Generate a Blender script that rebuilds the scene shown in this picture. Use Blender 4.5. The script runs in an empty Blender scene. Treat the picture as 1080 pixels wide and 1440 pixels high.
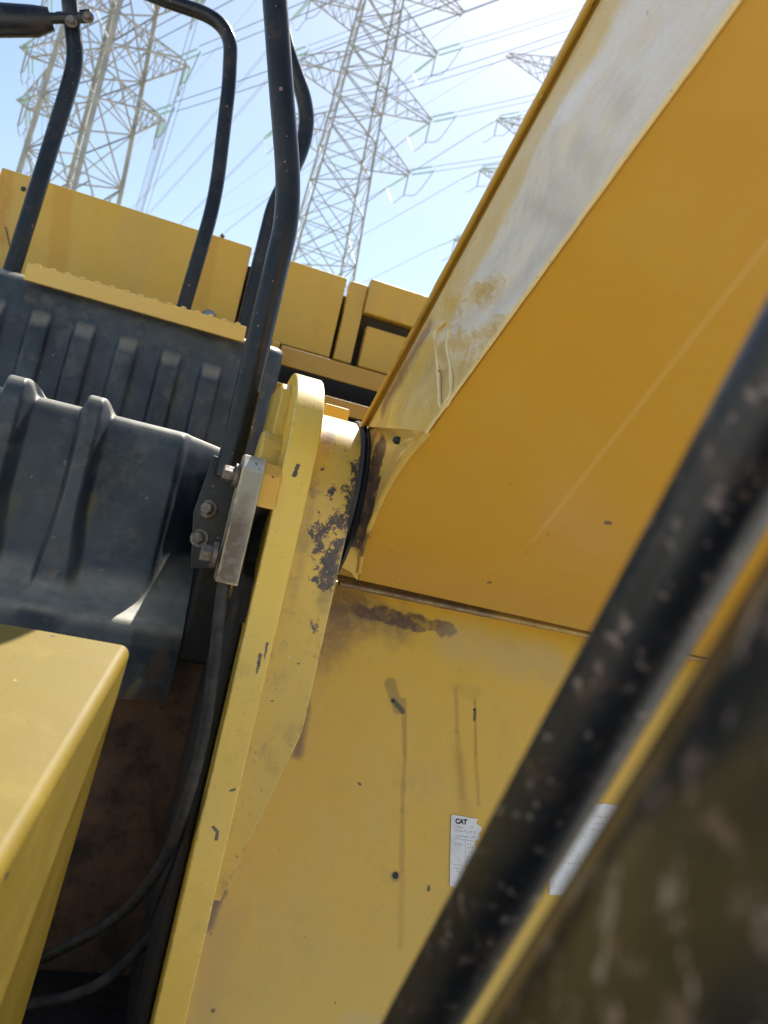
import bpy, bmesh, math, random
from math import radians, sin, cos, pi, sqrt
from mathutils import Vector, Matrix, noise
random.seed(7)
SC = bpy.context.scene
COL = SC.collection

# ------------------------------------------------------------------ camera
FPX, CXP, CYP = 1081.0, 540.0, 720.0
EYE = Vector((0.0, 0.0, 2.2))
_y, _p, _r = radians(15), radians(2.5), radians(12.8)
FW = Vector((sin(_y) * cos(_p), cos(_y) * cos(_p), sin(_p)))
_r0 = Vector((cos(_y), -sin(_y), 0)); _u0 = _r0.cross(FW)
RT = _r0 * cos(_r) + _u0 * sin(_r)
UP = -_r0 * sin(_r) + _u0 * cos(_r)
cam = bpy.data.cameras.new('camera'); camo = bpy.data.objects.new('camera', cam); COL.objects.link(camo)
camo.matrix_world = Matrix(((RT.x, UP.x, -FW.x, EYE.x), (RT.y, UP.y, -FW.y, EYE.y), (RT.z, UP.z, -FW.z, EYE.z), (0, 0, 0, 1)))
cam.sensor_fit = 'HORIZONTAL'; cam.sensor_width = 36.0; cam.lens = 36.0 * FPX / 1080.0
cam.clip_start = 0.02; cam.clip_end = 8000
cam.dof.use_dof = True; cam.dof.focus_distance = 1.42; cam.dof.aperture_fstop = 8.0
SC.camera = camo

# ------------------------------------------------------------------ light
SUN_EL, SUN_AZ = 52.0, 24.0            # the sun stands high behind the machine, to the right
W = bpy.data.worlds.new('World'); SC.world = W; W.use_nodes = True
wn = W.node_tree; bg = wn.nodes['Background']
sky = wn.nodes.new('ShaderNodeTexSky'); sky.sky_type = 'NISHITA'; sky.sun_disc = False
sky.sun_elevation = radians(SUN_EL); sky.sun_rotation = radians(SUN_AZ)
sky.altitude = 50; sky.air_density = 1.3; sky.dust_density = 0.85; sky.ozone_density = 1.3
wn.links.new(sky.outputs[0], bg.inputs[0]); bg.inputs[1].default_value = 0.075
sl = bpy.data.lights.new('sun', 'SUN'); sl.energy = 4.5; sl.angle = radians(0.53); sl.color = (1.0, 0.95, 0.86)
so = bpy.data.objects.new('sun', sl); COL.objects.link(so)
sd = Vector((sin(radians(SUN_AZ)) * cos(radians(SUN_EL)), cos(radians(SUN_AZ)) * cos(radians(SUN_EL)), sin(radians(SUN_EL))))
so.rotation_euler = sd.to_track_quat('Z', 'Y').to_euler(); so.location = (0, 0, 60)
SC.view_settings.view_transform = 'Standard'; SC.view_settings.look = 'None'
SC.view_settings.exposure = 1.15; SC.view_settings.gamma = 1.0; SC.view_settings.use_curve_mapping = False
SC.render.engine = 'CYCLES'; SC.cycles.max_bounces = 8

# ------------------------------------------------------------------ measuring helpers: a sight line met with a plane of the machine
def ray(x, y): return RT * ((x - CXP) / FPX) - UP * ((y - CYP) / FPX) + FW
def onX(x, y, v): d = ray(x, y); return EYE + d * ((v - EYE.x) / d.x)
def onY(x, y, v): d = ray(x, y); return EYE + d * ((v - EYE.y) / d.y)
def onZ(x, y, v): d = ray(x, y); return EYE + d * ((v - EYE.z) / d.z)
def atd(x, y, v): return EYE + ray(x, y) * v
def onP(x, y, p0, n):
    d = ray(x, y); return EYE + d * ((p0 - EYE).dot(n) / d.dot(n))

# ------------------------------------------------------------------ object helpers
def link(o, parent=None):
    COL.objects.link(o)
    if parent is not None: o.parent = parent
    return o
ROOT_LOC = {}
def thing(name, loc, label, cat, group=None):
    o = link(bpy.data.objects.new(name, None)); o.location = loc; o.empty_display_size = 0.2
    o['label'] = label; o['category'] = cat
    if group: o['group'] = group
    return o
def mesh(name, verts, faces, mat, parent=None, smooth=None, bevel=0, seg=2, label=None, weld=False):
    me = bpy.data.meshes.new(name); me.from_pydata([tuple(v) for v in verts], [], faces)
    bm = bmesh.new(); bm.from_mesh(me)
    if weld: bmesh.ops.remove_doubles(bm, verts=bm.verts, dist=1e-5)
    bmesh.ops.recalc_face_normals(bm, faces=bm.faces); bm.to_mesh(me); bm.free()
    if mat: me.materials.append(mat)
    o = link(bpy.data.objects.new(name, me), parent)
    if parent is not None and parent.type == 'EMPTY': o.location = -parent.location
    if smooth is not None or bevel:
        for p in me.polygons: p.use_smooth = True
        me.set_sharp_from_angle(angle=radians(smooth or 30))
    if bevel:
        b = o.modifiers.new('bevel', 'BEVEL'); b.width = bevel; b.segments = seg; b.limit_method = 'ANGLE'; b.angle_limit = radians(30); b.harden_normals = True
    if label: o['label'] = label
    return o
class MB:
    def __init__(s): s.v = []; s.f = []
    def add(s, v, f):
        k = len(s.v); s.v += [Vector(p) for p in v]; s.f += [tuple(i + k for i in q) for q in f]; return s
    def box(s, x0, x1, y0, y1, z0, z1):
        return s.add([(x0, y0, z0), (x1, y0, z0), (x1, y1, z0), (x0, y1, z0), (x0, y0, z1), (x1, y0, z1), (x1, y1, z1), (x0, y1, z1)],
                     [(0, 3, 2, 1), (4, 5, 6, 7), (0, 1, 5, 4), (1, 2, 6, 5), (2, 3, 7, 6), (3, 0, 4, 7)])
    def prism(s, poly, vec):
        n = len(poly); vec = Vector(vec)
        return s.add([Vector(p) for p in poly] + [Vector(p) + vec for p in poly],
                     [tuple(range(n)), tuple(range(2 * n - 1, n - 1, -1))] + [(i, n + i, n + (i + 1) % n, (i + 1) % n) for i in range(n)])
    def prism_x(s, yz, x0, x1): return s.prism([(x0, a, b) for a, b in yz], (x1 - x0, 0, 0))
    def lathe(s, prof, c, axis, n=40, caps=True):
        # prof: list of (distance along axis, radius)
        ax = Vector(axis).normalized(); a = ax.orthogonal().normalized(); b = ax.cross(a); c = Vector(c)
        V = []; Fc = []
        for d, r in prof:
            for i in range(n):
                t = 2 * pi * i / n; V.append(c + ax * d + (a * cos(t) + b * sin(t)) * r)
        for k in range(len(prof) - 1):
            for i in range(n):
                j = (i + 1) % n; Fc.append((k * n + i, k * n + j, (k + 1) * n + j, (k + 1) * n + i))
        if caps: Fc += [tuple(range(n))[::-1], tuple((len(prof) - 1) * n + i for i in range(n))]
        return s.add(V, Fc)
    def tube(s, pts, r, n=16, caps=True):
        pts = [Vector(p) for p in pts]; m = len(pts); T = []
        for i in range(m):
            a = pts[max(i - 1, 0)]; b = pts[min(i + 1, m - 1)]; T.append((b - a).normalized())
        nrm = T[0].orthogonal().normalized(); V = []; Fc = []
        for i in range(m):
            nrm = (nrm - T[i] * nrm.dot(T[i])).normalized(); bn = T[i].cross(nrm)
            rr = r[i] if isinstance(r, (list, tuple)) else r
            for k in range(n):
                t = 2 * pi * k / n; V.append(pts[i] + (nrm * cos(t) + bn * sin(t)) * rr)
        for i in range(m - 1):
            for k in range(n):
                j = (k + 1) % n; Fc.append((i * n + k, i * n + j, (i + 1) * n + j, (i + 1) * n + k))
        if caps: Fc += [tuple(range(n))[::-1], tuple((m - 1) * n + k for k in range(n))]
        return s.add(V, Fc)
    def out(s, name, mat, parent=None, **k): return mesh(name, s.v, s.f, mat, parent, **k)
def fillet(pts, rad, n=8):
    pts = [Vector(p) for p in pts]; o = [pts[0]]
    for i in range(1, len(pts) - 1):
        a, b, c = pts[i - 1], pts[i], pts[i + 1]
        r = rad[i] if isinstance(rad, (list, tuple)) else rad
        d1 = min(r, (a - b).length * 0.49); d2 = min(r, (c - b).length * 0.49)
        p = b + (a - b).normalized() * d1; q = b + (c - b).normalized() * d2
        for k in range(n + 1):
            t = k / n; o.append(p * (1 - t) ** 2 + b * 2 * t * (1 - t) + q * t * t)
    o.append(pts[-1]); return o
def smoothcurve(pts, n=10):
    pts = [Vector(p) for p in pts]; P = [pts[0] * 2 - pts[1]] + pts + [pts[-1] * 2 - pts[-2]]; o = []
    for i in range(1, len(P) - 2):
        for k in range(n):
            t = k / n; a, b, c, d = P[i - 1], P[i], P[i + 1], P[i + 2]
            o.append(0.5 * ((2 * b) + (c - a) * t + (2 * a - 5 * b + 4 * c - d) * t * t + (3 * b - a - 3 * c + d) * t ** 3))
    o.append(pts[-1]); return o

# ------------------------------------------------------------------ material helpers
class NT:
    def __init__(s, name):
        s.m = bpy.data.materials.new(name); s.m.use_nodes = True; s.t = s.m.node_tree
        s.b = s.t.nodes['Principled BSDF']; s.co = None
    def n(s, typ, ins=None, **at):
        d = s.t.nodes.new('ShaderNode' + typ)
        for k, v in at.items(): setattr(d, k, v)
        for k, v in (ins or {}).items(): s.set(d.inputs[k], v)
        return d
    def set(s, sock, v):
        if isinstance(v, bpy.types.NodeSocket): s.t.links.new(v, sock)
        else: sock.default_value = v
    def pos(s):
        if s.co is None: s.co = s.n('TexCoord').outputs['Object']
        return s.co
    def math(s, op, a, b=0.0, clamp=False):
        return s.n('Math', {0: a, 1: b}, operation=op, use_clamp=clamp).outputs[0]
    def vmath(s, op, a, b=(0, 0, 0), out=0):
        d = s.n('VectorMath', {0: a}, operation=op)
        if op == 'SCALE': s.set(d.inputs['Scale'], b)
        else: s.set(d.inputs[1], b)
        return d.outputs[out]
    def noise(s, scale, detail=4, rough=0.55, vec=None, stretch=None, dist=0.0):
        v = vec or s.pos()
        if stretch: v = s.vmath('MULTIPLY', v, stretch)
        return s.n('TexNoise', {'Vector': v, 'Scale': scale, 'Detail': detail, 'Roughness': rough, 'Distortion': dist}).outputs['Fac']
    def ramp(s, fac, a, b, lo=0.0, hi=1.0):
        return s.n('MapRange', {'Value': fac, 'From Min': a, 'From Max': b, 'To Min': lo, 'To Max': hi}, interpolation_type='SMOOTHSTEP').outputs[0]
    def mix(s, fac, a, b):
        d = s.n('Mix', data_type='RGBA'); s.set(d.inputs[0], fac); s.set(d.inputs[6], a); s.set(d.inputs[7], b); return d.outputs[2]
    def seg(s, A, B, vec=None):
        # distance of the surface point from the segment A-B
        A = Vector(A); B = Vector(B); ab = B - A; L2 = max(ab.length_squared, 1e-9)
        pa = s.vmath('SUBTRACT', vec or s.pos(), tuple(A))
        t = s.math('MULTIPLY', s.vmath('DOT_PRODUCT', pa, tuple(ab), out=1), 1 / L2, clamp=True)
        q = s.vmath('SCALE', tuple(ab), t)
        return s.vmath('LENGTH', s.vmath('SUBTRACT', pa, q), out=1)
    def specks(s, scale, size, keep, stretch=None):
        v = s.pos()
        if stretch: v = s.vmath('MULTIPLY', v, stretch)
        v = s.vmath('ADD', v, s.vmath('SCALE', s.n('TexNoise', {'Vector': v, 'Scale': scale * 2.5, 'Detail': 2}).outputs['Color'], 0.35 / scale))
        d = s.n('TexVoronoi', {'Vector': v, 'Scale': scale, 'Randomness': 1.0})
        sep = s.n('SeparateColor', {0: d.outputs['Color']})
        on = s.math('GREATER_THAN', sep.outputs[0], 1 - keep)
        rad = s.math('MULTIPLY', sep.outputs[1], size)
        return s.math('MULTIPLY', on, s.math('LESS_THAN', d.outputs['Distance'], rad))
    def edge(s, r=0.007):
        bv = s.n('Bevel', {'Radius': r}, samples=4).outputs[0]
        g = s.n('NewGeometry').outputs['Normal']
        return s.math('SUBTRACT', 1.0, s.vmath('DOT_PRODUCT', bv, g, out=1))
    def fin(s, col, rough, bump=None, bstr=0.1, bdist=0.002, metal=0.0, spec=0.5, coat=0.0, coat_r=0.1, coat_ior=1.5):
        s.set(s.b.inputs['Base Color'], col); s.set(s.b.inputs['Roughness'], rough); s.set(s.b.inputs['Metallic'], metal)
        s.set(s.b.inputs['Specular IOR Level'], spec)
        if coat:
            s.set(s.b.inputs['Coat Weight'], coat); s.set(s.b.inputs['Coat Roughness'], coat_r); s.set(s.b.inputs['Coat IOR'], coat_ior)
        if bump is not None:
            bp = s.n('Bump', {'Height': bump, 'Strength': bstr, 'Distance': bdist}); s.t.links.new(bp.outputs[0], s.b.inputs['Normal'])
            if coat: s.t.links.new(bp.outputs[0], s.b.inputs['Coat Normal'])
        return s.m
def rgb(r, g, b): return (r, g, b, 1.0)

YEL = (0.62, 0.38, 0.050)
def yellow(name, base=YEL, rough=0.42, fade=0.25, speck=(26, .10, .22), stains=(), wear=0.0, loss=(), coat=0.0, streak=0.0, coat_ior=1.5, grime=0.0, spec=.5):
    """aged machine paint: faded patches, dust, small chips, drips and stains placed where they are, paint lost to dark primer"""
    s = NT(name)
    c = s.mix(s.ramp(s.noise(2.3, 5), .35, .7), rgb(*base), rgb(base[0] * .93, base[1] * .97, base[2] * 1.2))
    c = s.mix(s.math('MULTIPLY', s.ramp(s.noise(7, 8, .62), .42, .75), fade), c, rgb(.60, .43, .11))
    c = s.mix(s.math('MULTIPLY', s.ramp(s.noise(60, 4, .7), .5, .8), .12), c, rgb(.30, .19, .07))
    if streak:
        c = s.mix(s.math('MULTIPLY', s.ramp(s.noise(10, 3, .5, stretch=(1, 1, .08)), .45, .75), streak), c, rgb(.42, .30, .12))
    if grime:
        c = s.mix(s.math('MULTIPLY', s.ramp(s.noise(13, 9, .70, dist=.4), .50, .72), grime), c, rgb(.24, .15, .06))
        c = s.mix(s.math('MULTIPLY', s.ramp(s.noise(90, 5, .7), .60, .68), grime), c, rgb(.16, .10, .06))
    rg = s.math('ADD', rough - .08, s.math('MULTIPLY', s.noise(9, 6), .18))
    brk = s.noise(45, 6, .65); brk2 = s.noise(140, 4, .7)
    for (A, B, rad, soft, col, stg, ragged) in stains:
        d = s.seg(A, B)
        d = s.math('ADD', d, s.math('MULTIPLY', s.math('SUBTRACT', brk, .5), ragged))
        if ragged > .02: d = s.math('ADD', d, s.math('MULTIPLY', s.math('SUBTRACT', s.noise(13, 4, .6), .5), ragged * 1.2))
        mk = s.math('MULTIPLY', s.ramp(d, rad + soft, max(rad - soft, 0)), stg)
        if ragged > .02: mk = s.math('MULTIPLY', mk, s.ramp(s.noise(38, 8, .75), .30, .55, .35, 1.0))
        c = s.mix(mk, c, rgb(*col))
    for (A, B, rad, soft, thr) in loss:
        d = s.seg(A, B); near = s.ramp(d, rad + soft * 1.6, max(rad - soft * .5, 0))
        mk = s.math('ADD', s.math('ADD', s.math('MULTIPLY', s.math('SUBTRACT', s.noise(30, 9, .72), .5), 1.9), s.math('ADD', .5, s.math('MULTIPLY', s.math('SUBTRACT', brk2, .5), .5))), s.math('MULTIPLY', near, .5))
        rim = s.math('MULTIPLY', s.ramp(mk, thr - .06, thr), s.ramp(near, 0, .15))
        c = s.mix(s.math('MULTIPLY', rim, .55), c, rgb(.26, .15, .07))
        mk = s.math('MULTIPLY', s.ramp(mk, thr, thr + .025), s.ramp(near, 0, .15))
        c = s.mix(mk, c, s.mix(s.ramp(s.noise(35, 7, .7), .4, .62), rgb(.030, .028, .030), rgb(.125, .075, .050)))
    if speck:
        c = s.mix(s.math('MULTIPLY', s.specks(*speck), .85), c, rgb(.055, .035, .03))
        c = s.mix(s.math('MULTIPLY', s.specks(speck[0] * 2.3, speck[1], speck[2] * .6), .8), c, rgb(.12, .07, .04))
        c = s.mix(s.math('MULTIPLY', s.specks(speck[0] * 1.7, speck[1] * .8, speck[2] * .35, stretch=(1, 1, .5)), .6), c, rgb(.7, .62, .48))
    if wear:
        e = s.ramp(s.math('ADD', s.edge(.007), s.math('MULTIPLY', s.math('SUBTRACT', s.noise(50, 6, .7), .55), .35)), .06, .13)
        c = s.mix(s.math('MULTIPLY', e, wear), c, s.mix(s.ramp(brk, .50, .60), rgb(.80, .66, .34), rgb(.10, .06, .045)))
    bump = s.math('ADD', s.noise(160, 3), s.math('MULTIPLY', s.noise(5, 3), 3.0))
    return s.fin(c, rg, bump, .12, .0015, coat=coat, coat_r=.16, coat_ior=coat_ior, spec=spec)
def black_plastic(name='weathered_black_plastic', stains=()):
    s = NT(name)
    c = s.mix(s.ramp(s.noise(5, 7, .65), .36, .68), rgb(.016, .025, .036), rgb(.058, .074, .092))
    c = s.mix(s.math('MULTIPLY', s.ramp(s.noise(9, 5, .6, stretch=(1, 1, .15)), .5, .8), .5), c, rgb(.055, .060, .062))
    c = s.mix(s.math('MULTIPLY', s.ramp(s.noise(70, 6, .7), .5, .75), .22), c, rgb(.10, .10, .09))
    c = s.mix(s.specks(40, .13, .25), c, rgb(.16, .15, .13))
    scr = s.ramp(s.noise(30, 8, .75, stretch=(.3, 1, 2.2), dist=1.5), .62, .70)
    c = s.mix(s.math('MULTIPLY', scr, .35), c, rgb(.15, .15, .15))
    up = s.n('SeparateXYZ', {0: s.n('NewGeometry').outputs['Normal']}).outputs[2]
    c = s.mix(s.math('MULTIPLY', s.ramp(s.noise(16, 8, .72), .48, .66), .42), c, rgb(.135, .130, .115))          # scuffs and dried dust
    for (A, B, rad, soft, col, stg, rag) in stains:
        d = s.math('ADD', s.seg(A, B), s.math('MULTIPLY', s.math('SUBTRACT', s.noise(28, 7, .68), .5), rag))
        c = s.mix(s.math('MULTIPLY', s.ramp(d, rad + soft, max(rad - soft, 0)), stg), c, rgb(*col))
    c = s.mix(s.math('MULTIPLY', s.ramp(up, .22, .62), s.ramp(s.noise(30, 6, .7), .2, .7, .45, .85)), c, rgb(.34, .31, .235))   # dust settled on what faces up
    bump = s.math('ADD', s.noise(420, 2), s.math('MULTIPLY', s.noise(26, 4), 1.5))
    return s.fin(c, s.ramp(s.noise(8, 5), .3, .7, .36, .58), bump, .25, .0012)
def black_paint(name, chip=.25, rough=.30, scale=30, chipc=(.19, .125, .11), big=0.0, spec=.5, fleck=0.0):
    s = NT(name)
    c = s.mix(s.ramp(s.noise(6, 6), .35, .7), rgb(.008, .011, .016), rgb(.018, .021, .026))
    c = s.mix(s.math('MULTIPLY', s.ramp(s.noise(14, 7, .65), .52, .75), .45), c, rgb(.095, .06, .045))
    c = s.mix(s.specks(scale, .26, chip), c, rgb(*chipc))
    c = s.mix(s.math('MULTIPLY', s.specks(scale * 2.2, .28, chip * .7), .8), c, rgb(.33, .26, .22))
    if big:
        c = s.mix(s.math('MULTIPLY', s.ramp(s.noise(26, 8, .7), .54, .66), big), c, rgb(.10, .06, .04))
    if fleck:
        c = s.mix(s.math('MULTIPLY', s.ramp(s.noise(130, 7, .72), .575, .64), fleck), c, rgb(.27, .21, .19))
    bump = s.math('ADD', s.noise(200, 3), s.math('MULTIPLY', s.noise(30, 4), 1.4))
    return s.fin(c, s.ramp(s.noise(12, 6), .3, .7, rough - .08, rough + .14), bump, .12, .001, spec=spec)
def rusty(name, a, b, rough=.8, metal=0.0, scale=18):
    s = NT(name)
    c = s.mix(s.ramp(s.noise(scale, 8, .65), .35, .68), rgb(*a), rgb(*b))
    c = s.mix(s.math('MULTIPLY', s.ramp(s.noise(scale * 6, 5, .7), .52, .7), .5), c, rgb(b[0] * .4, b[1] * .4, b[2] * .4))
    return s.fin(c, s.ramp(s.noise(scale, 5), .3, .7, rough - .15, min(rough + .1, 1)), s.noise(scale * 8, 6, .7), .5, .002, metal=metal)
def plain(name, c, rough=.6, metal=0.0, var=.2, scale=12):
    s = NT(name)
    k = s.mix(s.ramp(s.noise(scale, 5), .3, .7), rgb(*[v * (1 - var) for v in c]), rgb(*[min(v * (1 + var), 1) for v in c]))
    return s.fin(k, rough, s.noise(scale * 10, 4), .15, .001, metal=metal)

# ================================================================== key planes of the machine (metres)
PIN_Y, PIN_Z = 1.43, 2.265
BX0, BX1 = 0.152, 0.203               # boom bracket, left and right face
XS = 0.290                            # left side plate of the boom
BFY = 1.25                            # front edge of the bracket
# sloping front plate of the upper frame
PL_TOP = Vector((0, 1.54, 2.11)); PL_K = 0.36
PL_N = Vector((0, -1, PL_K)).normalized(); PL_D = Vector((0, -PL_K, -1)).normalized()
def onPlate(x, y): return onP(x, y, PL_TOP, PL_N)
# boom lower and upper edge in the plane of its left side
lo_a = onX(620, 580, XS); lo_b = onX(1040, 0, XS)
up_a = onX(525, 575, XS + .026); up_m = onX(675, 287, XS + .026); up_b = onX(825, 0, XS + .026)
BD = (lo_b - lo_a).normalized()                                  # along the underside, up and forward
BN = Vector((0, BD.z, -BD.y)); BN = BN if BN.z < 0 else -BN       # outward normal of the underside
lip_l = onP(480, 820, lo_a, BN); lip_r = onP(822, 914, lo_a, BN)
print('boom', lo_a, lo_b, up_a, up_m, up_b, 'lip', lip_l, lip_r, 'pin->under', (Vector((XS, PIN_Y, PIN_Z)) - lo_a).dot(BN))
print('plate bottom', onPlate(258, 1440), onPlate(480, 830), onPlate(640, 1200))

# ================================================================== ground
g = NT('pale_concrete_yard')
gc = g.mix(g.ramp(g.noise(.25, 8, .6), .3, .7), rgb(.54, .52, .47), rgb(.64, .61, .55))
gc = g.mix(g.math('MULTIPLY', g.ramp(g.noise(3, 8, .65), .5, .75), .4), gc, rgb(.36, .33, .29))
gm = g.fin(gc, .9, g.noise(25, 8, .65), .4, .01)
gr = MB().add([(-4000, -4000, 0), (4000, -4000, 0), (4000, 4000, 0), (-4000, 4000, 0)], [(0, 1, 2, 3)]).out('ground', gm)
gr['kind'] = 'structure'

# ================================================================== the excavator
EX = thing('excavator', (0.65, 2.4, 0.0), 'yellow excavator seen close up at its boom foot, with black covers and black handrails', 'excavator')

# ---- materials of the machine
M_hood = yellow('hood_paint', grime=.12, base=(.64, .38, .045), rough=.45, fade=.3, speck=(9, .05, .12), streak=.35,
                stains=[(onY(90, 262, 3.40), onY(78, 400, 3.40), .038, .012, (.55, .30, .035), .75, .015),
                        (onY(298, 335, 3.40), onY(283, 425, 3.40), .030, .012, (.55, .30, .035), .7, .015),
                        (onY(0, 240, 3.40), onY(-8, 330, 3.40), .05, .02, (.45, .22, .02), .7, .03),
                        (onY(8, 320, 3.40), onY(14, 345, 3.40), .004, .003, (.08, .05, .03), .9, .01)])
M_strip = yellow('step_edge_paint', base=(.74, .49, .11), rough=.45, speck=(30, .10, .2), wear=.5)
dr = lambda x, y: onPlate(x, y)
OIL = (.36, .215, .022)
M_plate = yellow('front_plate_paint', grime=.14, base=(.68, .42, .042), rough=.36, fade=.45, speck=(19, .075, .34), coat=.35,
    stains=[(dr(568, 985), dr(569, 1060), .0052, .0022, OIL, .65, .008), (dr(569, 1060), dr(566, 1140), .0042, .0022, OIL, .55, .010), (dr(566, 1140), dr(565, 1225), .0050, .0026, OIL, .50, .010),
            (dr(565, 1235), dr(563, 1330), .006, .005, OIL, .35, .008),
            (dr(549, 962), dr(560, 995), .012, .003, (.30, .21, .05), .75, .010),
            (dr(553, 985), dr(566, 1000), .005, .002, (.06, .05, .02), .85, .006),
            (dr(641, 968), dr(643, 1030), .0044, .003, OIL, .5, .010), (dr(643, 1030), dr(650, 1120), .0058, .005, OIL, .45, .014),
            (dr(668, 985), dr(669, 1060), .0030, .0016, OIL, .7, .006), (dr(669, 1060), dr(673, 1130), .0040, .002, OIL, .5, .008),
            (dr(645, 1060), dr(652, 1140), .012, .010, OIL, .3, .012),
            (dr(640, 966), dr(668, 975), .012, .009, (.40, .28, .05), .35, .030),
            (dr(668, 998), dr(667, 1012), .003, .002, (.06, .04, .02), .9, .004),
            (dr(500, 858), dr(632, 886), .016, .003, (.085, .052, .042), .92, .030), (dr(455, 850), dr(560, 880), .03, .03, (.12, .07, .05), .6, .05),
            (dr(440, 905), dr(490, 850), .05, .04, (.15, .09, .055), .75, .06),  # soft darker patch below the lip's left end, beside the collar
            (dr(640, 900), dr(770, 935), .045, .03, (.50, .38, .20), .45, .03),
            (dr(430, 990), dr(418, 1060), .010, .008, (.14, .08, .05), .75, .016),
            (dr(300, 1275), dr(292, 1300), .011, .006, (.13, .07, .045), .9, .012),
            (dr(315, 1255), dr(300, 1275), .006, .004, (.16, .09, .05), .8, .008),
            (dr(310, 1300), dr(285, 1440), .03, .03, (.42, .27, .10), .4, .02),
            (dr(556, 1232), dr(556, 1232), .009, .004, (.18, .11, .04), .7, .006),
            (dr(490, 1440), dr(545, 1450), .02, .004, (.60, .42, .16), .5, .010)])
pinp = lambda x, y, yy=1.29: onY(x, y, yy)
M_collar = yellow('boss_paint', grime=.5, base=(.62, .40, .055), rough=.40, fade=.45, speck=(34, .12, .35), wear=.35,
    stains=[(pinp(516, 610, 1.33), pinp(478, 800), .010, .014, (.10, .06, .04), .7, .025), (pinp(470, 790), pinp(452, 850), .012, .014, (.14, .085, .05), .6, .03),
            (pinp(466, 600, 1.33), pinp(440, 690), .010, .008, (.20, .115, .06), .85, .025),
            (pinp(440, 700), pinp(400, 900), .008, .006, (.25, .16, .07), .5, .018)],
    loss=[(pinp(514, 640), pinp(484, 780), .006, .020, .84), (pinp(478, 770), pinp(455, 815), .014, .018, .80),
          (pinp(464, 688), pinp(461, 700), .006, .006, .80), (pinp(447, 722), pinp(445, 735), .004, .006, .78),
          (pinp(480, 680), pinp(492, 690), .004, .008, .82), (pinp(450, 850), pinp(436, 900), .003, .010, .90),
          (pinp(395, 900), pinp(382, 985), .004, .010, .90), (pinp(470, 740), pinp(440, 760), .01, .03, .92)])
M_brk = yellow('bracket_paint', grime=.22, base=(.75, .49, .062), rough=.38, fade=.45, speck=(30, .09, .3), wear=.9, coat=.2,
    loss=[(onY(366, 922, 1.25), onY(361, 945, 1.25), .0025, .003, .74), (onY(419, 655, 1.25), onY(414, 668, 1.25), .002, .003, .76),
          (onY(300, 1163, 1.25), onY(306, 1170, 1.25), .0012, .0015, .60), (onY(306, 1170, 1.25), onY(304, 1180, 1.25), .0010, .0015, .60), (onY(376, 905, 1.25), onY(372, 925, 1.25), .0012, .002, .78), (onY(330, 1110, 1.25), onY(322, 1112, 1.25), .001, .002, .84)])
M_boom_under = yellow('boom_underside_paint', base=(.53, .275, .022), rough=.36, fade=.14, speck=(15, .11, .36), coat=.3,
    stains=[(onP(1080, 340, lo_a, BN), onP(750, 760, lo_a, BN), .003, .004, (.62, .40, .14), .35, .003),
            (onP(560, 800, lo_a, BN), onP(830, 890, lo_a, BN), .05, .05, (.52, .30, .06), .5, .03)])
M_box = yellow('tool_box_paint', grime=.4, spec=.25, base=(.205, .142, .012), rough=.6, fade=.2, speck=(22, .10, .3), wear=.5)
M_blk = black_plastic()
M_rail = black_paint('handrail_paint', chip=.05, rough=.25, scale=60, spec=.32)
M_pipe = black_paint('hydraulic_pipe_paint', chip=.10, rough=.34, scale=150, big=.5, chipc=(.11, .07, .06), spec=.35, fleck=.8)
_s = NT('cylinder_paint')
_c = _s.mix(_s.ramp(_s.noise(9, 5, .6), .40, .62), rgb(.008, .010, .014), rgb(.030, .026, .018))
_c = _s.mix(_s.math('MULTIPLY', _s.ramp(_s.noise(22, 6, .65), .54, .66), .6), _c, rgb(.085, .048, .026))
_c = _s.mix(_s.math('MULTIPLY', _s.ramp(_s.noise(70, 8, .7), .555, .62), .75), _c, rgb(.15, .10, .085)); _c = _s.mix(_s.math('MULTIPLY', _s.ramp(_s.noise(120, 6, .7, stretch=(1, 1, .4)), .59, .64), .8), _c, rgb(.24, .185, .165))
M_cyl = _s.fin(_c, .22, _s.noise(60, 4), .1, .001)
M_rubber = plain('black_rubber', (.018, .018, .020), .55)
M_hose = plain('dusty_rubber_hose', (.024, .023, .023), .75, var=.6, scale=40)
M_steel = rusty('dull_steel', (.42, .42, .40), (.26, .22, .18), .42, .75, 30)
M_block = yellow('weathered_grey_steel', base=(.25, .235, .165), rough=.45, fade=.3, speck=(60, .2, .4), wear=.9, stains=[(onY(322, 745, 1.235), onY(306, 830, 1.235), .030, .018, (.10, .062, .042), .95, .03), (onY(345, 700, 1.235), onY(340, 715, 1.235), .010, .008, (.16, .12, .08), .6, .02), (onY(352, 652, 1.24), onY(366, 655, 1.24), .010, .006, (.46, .47, .46), .6, .01)])  # last pale patch paints the sky's reflection on the top chamfer
M_bolt = rusty('bolt_steel', (.20, .18, .155), (.10, .07, .052), .5, .4, 60)
M_rust = rusty('rusty_frame', (.125, .070, .044), (.034, .028, .024), .85, 0, 9)
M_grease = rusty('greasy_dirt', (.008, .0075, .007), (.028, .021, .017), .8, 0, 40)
M_dark = plain('dark_engine_bay', (.022, .020, .018), .8)
M_brown = yellow('brown_frame_paint', base=(.46, .27, .045), rough=.5, fade=.3, speck=(20, .1, .3))  # browner tone of the frame paint

# ---- unseen crawler track under the left front, added to block ground bounce
q = MB().box(-1.5, .10, -1.9, 1.15, .12, .92); q.out('unseen_crawler_track', M_grease, EX, bevel=.08, seg=3)
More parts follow.
